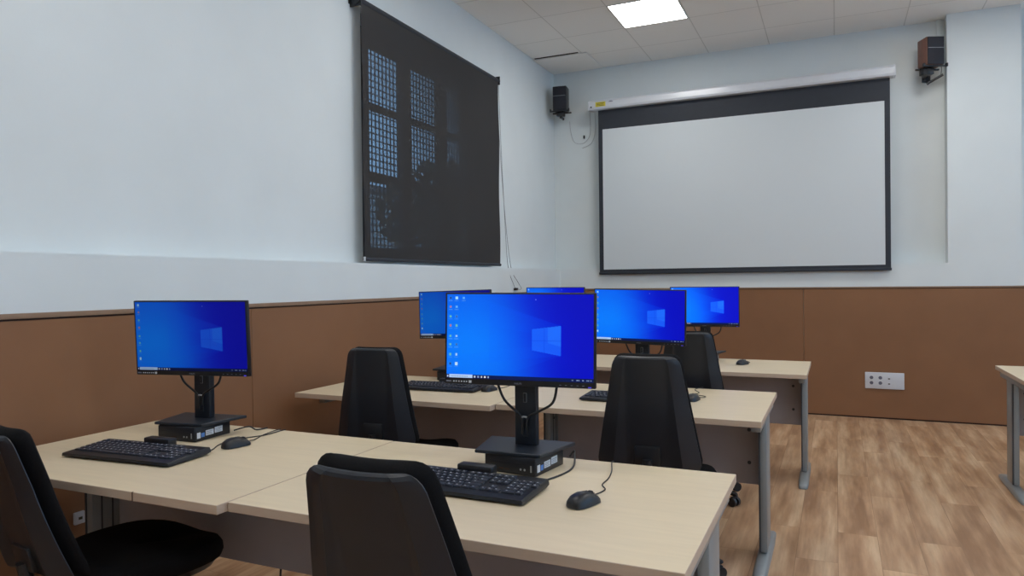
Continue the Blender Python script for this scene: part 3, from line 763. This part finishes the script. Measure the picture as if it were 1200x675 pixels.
for o, (x, y, rz, lab) in zip(pcs, [
        (-.908, 2.090, -7, None), (-2.296, 2.038, 3, 'small black desktop computer with stickers under the front monitor at the left wall'),
        (-.949, 3.74, 0, 'small black desktop computer on the middle row behind the black chair at right'),
        (-2.118, 3.85, 0, 'small black desktop computer on the middle row, hidden behind the largest monitor'),
        (-.878, 5.34, 3, 'small black desktop computer on the back row behind the farthest chair'),
        (-2.025, 5.32, 0, 'small black desktop computer on the back row under the monitor showing only its top')]):
    o.location = (x, y, .74); o.rotation_euler = (0, 0, R(rz))
    if lab: o['label'] = lab

# ------------------------------------------------------------------ keyboards
KW, KD = .478, .182
def kz(y): return .016 + (y + KD / 2) / KD * .012           # top surface, rising to the back
ROWS = [  # (y centre, [(x centre, width)...])
]
def key_layout():
    keys = []; p_ = .0205; x0 = -KW / 2 + .016
    def run(y, x, widths):
        for w_ in widths: keys.append((x + w_ * p_ / 2, y, w_ * p_ - .0026)); x += w_ * p_
        return x
    ys_ = [-.052, -.031, -.010, .011, .032, .057]
    run(ys_[0], x0, [1.25, 1.25, 1.25, 6.25, 1.25, 1.25, 1.25, 1.25])
    run(ys_[1], x0, [1.25] + [1] * 11 + [2.75])
    run(ys_[2], x0, [1.75] + [1] * 11 + [2.25])
    run(ys_[3], x0, [1.5] + [1] * 12 + [1.5])
    run(ys_[4], x0, [1] * 13 + [2])
    run(ys_[5], x0, [1]); run(ys_[5], x0 + 2 * p_, [1] * 4); run(ys_[5], x0 + 6.5 * p_, [1] * 4); run(ys_[5], x0 + 11 * p_, [1] * 4)
    xn = x0 + 15.3 * p_
    run(ys_[0], xn, [1] * 3); run(ys_[1], xn + p_, [1]); run(ys_[3], xn, [1] * 3); run(ys_[4], xn, [1] * 3); run(ys_[5], xn, [1] * 3)
    xp = xn + 3.3 * p_
    run(ys_[0], xp, [2, 1]); run(ys_[1], xp, [1] * 3); run(ys_[2], xp, [1] * 3); run(ys_[3], xp, [1] * 4); run(ys_[4], xp, [1] * 4)
    return keys
KEYS = key_layout()
slope = math.atan2(.012, KD)
def key_mb(b, w_, d_, loc=None):
    rr = []
    for zz, q in ((0, 1), (.004, .93), (.0052, .80)):
        rr.append([(sx * w_ / 2 * (1 if abs(zz) < 1e-6 else 1 - (1 - q) * .018 / w_), sy * d_ / 2 * q, zz) for sx, sy in ((-1, -1), (1, -1), (1, 1), (-1, 1))])
    mt = Matrix.Translation(loc) if loc else Matrix.Identity(4)
    rr = [[tuple(mt @ Vector(p_)) for p_ in r_] for r_ in rr]
    b.rings(rr, smooth=False)
    lx = min(.0055, w_ * .3)
    b.poly([tuple(mt @ Vector(q)) for q in ((-w_ * .26, .0005, .0054), (-w_ * .26 + lx, .0005, .0054), (-w_ * .26 + lx, .0040, .0054), (-w_ * .26, .0040, .0054))], mi=1)
key_cache = {}
def make_keyboard(label, individual):
    t = empty('keyboard', (0, 0, 0), 0, label, 'keyboard')
    b = MB(); hw_ = KW / 2
    rr = []
    for xx, q in ((-hw_, .7), (-hw_ + .004, 1), (hw_ - .004, 1), (hw_, .7)):
        rr.append([(xx, -KD / 2 - .008 * q, .006), (xx, -KD / 2 - .006 * q, .013 * q + .003), (xx, -KD / 2 + .014, .0165 * q + .001), (xx, KD / 2 - .012, .0275 * q), (xx, KD / 2, .0265 * q), (xx, KD / 2 + .002, .010), (xx, KD / 2 - .02, .0065), (xx, -KD / 2 + .01, .0035)])
    b.rings(rr, smooth=False); b.build('case', M['blackp'], t)
    for s in (-1, 1):
        b = MB(); b.box((s * .19 - .014, KD / 2 - .034, .0002), (s * .19 + .014, KD / 2 - .026, .010), .001, 1); b.build('foot', M['blackp'], t)
    b = MB(); b.box((-.055, KD / 2 - .014, .012), (.062, KD / 2 + .026, .045), .005)
    b.box((-.045, KD / 2 - .0146, .0345), (.052, KD / 2 - .0135, .0365), mi=1); b.build('card_reader', [M['blackp'], M['grille']], t)
    if individual:
        for n_, (x, y, w_) in enumerate(KEYS[:104]):
            k_ = round(w_, 4)
            if k_ not in key_cache:
                b = MB(); key_mb(b, w_, .0180); o = b.build('key', [M['key'], M['legend']], t); key_cache[k_] = o.data
            else:
                o = bpy.data.objects.new('key', key_cache[k_]); COL.objects.link(o); o.parent = t
            o.location = (x, y, kz(y) + .0002); o.rotation_euler = (slope, 0, 0)
    else:
        b = MB()
        for (x, y, w_) in KEYS: key_mb(b, w_, .018, (x, y, kz(y)))
        tag(b.build('keys', [M['key'], M['legend']], t), kind='stuff')
    return t
k1 = make_keyboard('black keyboard on the front desk with its right end clear of the foreground chair', True)
k1.location = (-.992, 1.812, .74); k1.rotation_euler = (0, 0, R(-.5))
k2 = make_keyboard('black keyboard on the front left desk below the left monitor', True)
k2.location = (-2.222, 1.722, .74); k2.rotation_euler = (0, 0, R(4))
k3 = make_keyboard('black keyboard on the middle row seen between the left chair and the largest monitor', False)
k3.location = (-2.012, 3.465, .74); k3.rotation_euler = (0, 0, R(3))
k4 = copy_tree(k3); k4['label'] = 'black keyboard half hidden by the middle row chair at right'
k4.location = (-.925, 3.455, .74); k4.rotation_euler = (0, 0, R(-1))

# ------------------------------------------------------------------ mice and loose cables
def make_mouse(label, cord, loc, rz, s=1.0):
    t = empty('mouse', loc, rz, label, 'mouse')
    def ring(y, hw_, h, n=16):
        return [(math.cos(PI * 2 * k / n) * hw_, y, max(.002, .004 + (h - .004) * max(0, math.sin(PI * 2 * k / n)) ** .75 if math.sin(2 * PI * k / n) > 0 else .002)) for k in range(n)]
    b = MB(); L = .104 * s
    rr = []
    for q, w_, h in ((-.5, .008, .012), (-.48, .017, .020), (-.42, .026, .029), (-.30, .031, .037), (-.12, .0325, .0405), (.08, .031, .038), (.26, .0295, .031), (.40, .028, .023), (.47, .022, .016), (.5, .012, .010)):
        rr.append(ring(q * L, w_ * .9, h * .92))
    b.rings(rr); b.build('shell', M['blackp'], t, sharp=60)
    b = MB(); b.cyl((-.004, .029 * s, .0215), (.004, .029 * s, .0215), .0105, n=18); b.build('scroll_wheel', M['grille'], t)
    b = MB()
    for k in range(8):
        y_ = -.005 + k * .0066
        hh = np.interp(y_ / L, [-.12, .08, .26, .40, .47], [.0372, .035, .0285, .0212, .0147])
        b.box((-.0007, y_, hh - .0012), (.0007, y_ + .0066, hh + .0004))
    b.build('button_split', M['gap'], t)
    b = MB(); inv = Matrix.LocRotScale(Vector(loc), Matrix.Rotation(rz, 3, 'Z'), None).inverted()
    b.tube([tuple(inv @ Vector(p_)) for p_ in cord], .0019, 6); b.build('cord', M['cable'], t)
    return t
make_mouse('black mouse on the foreground desk right of the keyboard, cord curling to the far edge',
           [(-.612, 1.850, .752), (-.606, 1.885, .744), (-.598, 1.94, .7425), (-.620, 1.985, .7425), (-.622, 2.05, .7425), (-.635, 2.13, .744), (-.655, 2.20, .752), (-.662, 2.245, .745)], (-.612, 1.792, .74), R(-20))
make_mouse('black mouse on the front left desk beside the left keyboard',
           [(-1.992, 2.015, .752), (-2.02, 2.07, .743), (-2.05, 2.14, .7425), (-2.06, 2.22, .745), (-2.06, 2.25, .744)], (-2.004, 1.958, .74), R(-14))
make_mouse('black mouse on the middle row just left of the largest monitor stand',
           [(-1.712, 3.548, .752), (-1.70, 3.60, .743), (-1.70, 3.72, .7425), (-1.75, 3.885, .745)], (-1.725, 3.49, .74), R(-12))
make_mouse('black mouse on the middle row peeping out right of the black chair',
           [(-.637, 3.61, .752), (-.615, 3.64, .744), (-.605, 3.69, .7425), (-.665, 3.74, .7425), (-.655, 3.80, .743), (-.69, 3.87, .748), (-.66, 3.955, .75)], (-.645, 3.553, .74), R(-10))
make_mouse('black mouse alone on the back row desk by the aisle',
           [(-.575, 5.25, .752), (-.56, 5.30, .744), (-.58, 5.38, .7425), (-.63, 5.47, .743)], (-.598, 5.195, .74), R(-25))
def cable(name, pts, r, label, mat='cable'):
    b = MB(); b.tube(pts, r, 7); return tag(b.build(name, M[mat]), label, 'cable')
cable('keyboard_cable', [(-2.02, 1.825, .754), (-2.035, 1.875, .7435), (-2.080, 1.96, .7435), (-2.075, 2.06, .7435), (-2.04, 2.14, .7435), (-2.035, 2.22, .745), (-2.035, 2.25, .744)], .0022, 'black keyboard cable crossing the front left desk behind the mouse')
cable('computer_cable', [(-2.20, 2.14, .75), (-2.17, 2.19, .758), (-2.14, 2.20, .746), (-2.13, 2.25, .745)], .003, 'short black cable arching behind the computer at the left wall')
cable('computer_cable', [(-.80, 1.932, .7425), (-.775, 2.0, .743), (-.760, 2.08, .743), (-.765, 2.15, .744), (-.785, 2.215, .755), (-.80, 2.255, .765), (-.815, 2.247, .746)], .003, 'black cable running around the right side of the computer under the largest monitor')
cable('floor_cable', [(-2.15, 2.03, .012), (-2.06, 1.90, .01), (-1.99, 1.84, .01), (-1.93, 1.90, .012), (-1.86, 1.98, .05), (-1.85, 2.02, .36)], .004, 'black cable drooping below the front desks by the round chair seat')

# ------------------------------------------------------------------ world, camera, view
w = bpy.data.worlds.new('sky'); SC.world = w; w.use_nodes = True
nt = w.node_tree; bg = nt.nodes['Background']
bg.inputs['Color'].default_value = (.31, .60, 1.0, 1); bg.inputs['Strength'].default_value = 4.3

cam = bpy.data.cameras.new('camera'); co = bpy.data.objects.new('camera', cam); COL.objects.link(co)
yaw, pitch, roll, f = 0.425704494, -0.00781872934, -0.0109871177, 837.653
fv = Vector((-math.sin(yaw) * math.cos(pitch), math.cos(yaw) * math.cos(pitch), math.sin(pitch)))
rt = Vector((math.cos(yaw), math.sin(yaw), 0)); up = rt.cross(fv)
rt2 = rt * math.cos(roll) + up * math.sin(roll); up2 = rt2.cross(fv)
mw = Matrix((rt2, up2, -fv)).transposed().to_4x4(); mw.translation = (0, 0, 1.33)
co.matrix_world = mw
cam.sensor_fit = 'HORIZONTAL'; cam.sensor_width = 36; cam.lens = 36 * f / 1200; cam.clip_start = .02; cam.clip_end = 200
SC.camera = co
SC.view_settings.view_transform = 'Standard'; SC.view_settings.look = 'None'
SC.view_settings.exposure = 0; SC.view_settings.gamma = 1; SC.view_settings.use_curve_mapping = False
SC.cycles.max_bounces = 8; SC.cycles.diffuse_bounces = 5; SC.cycles.use_denoising = True
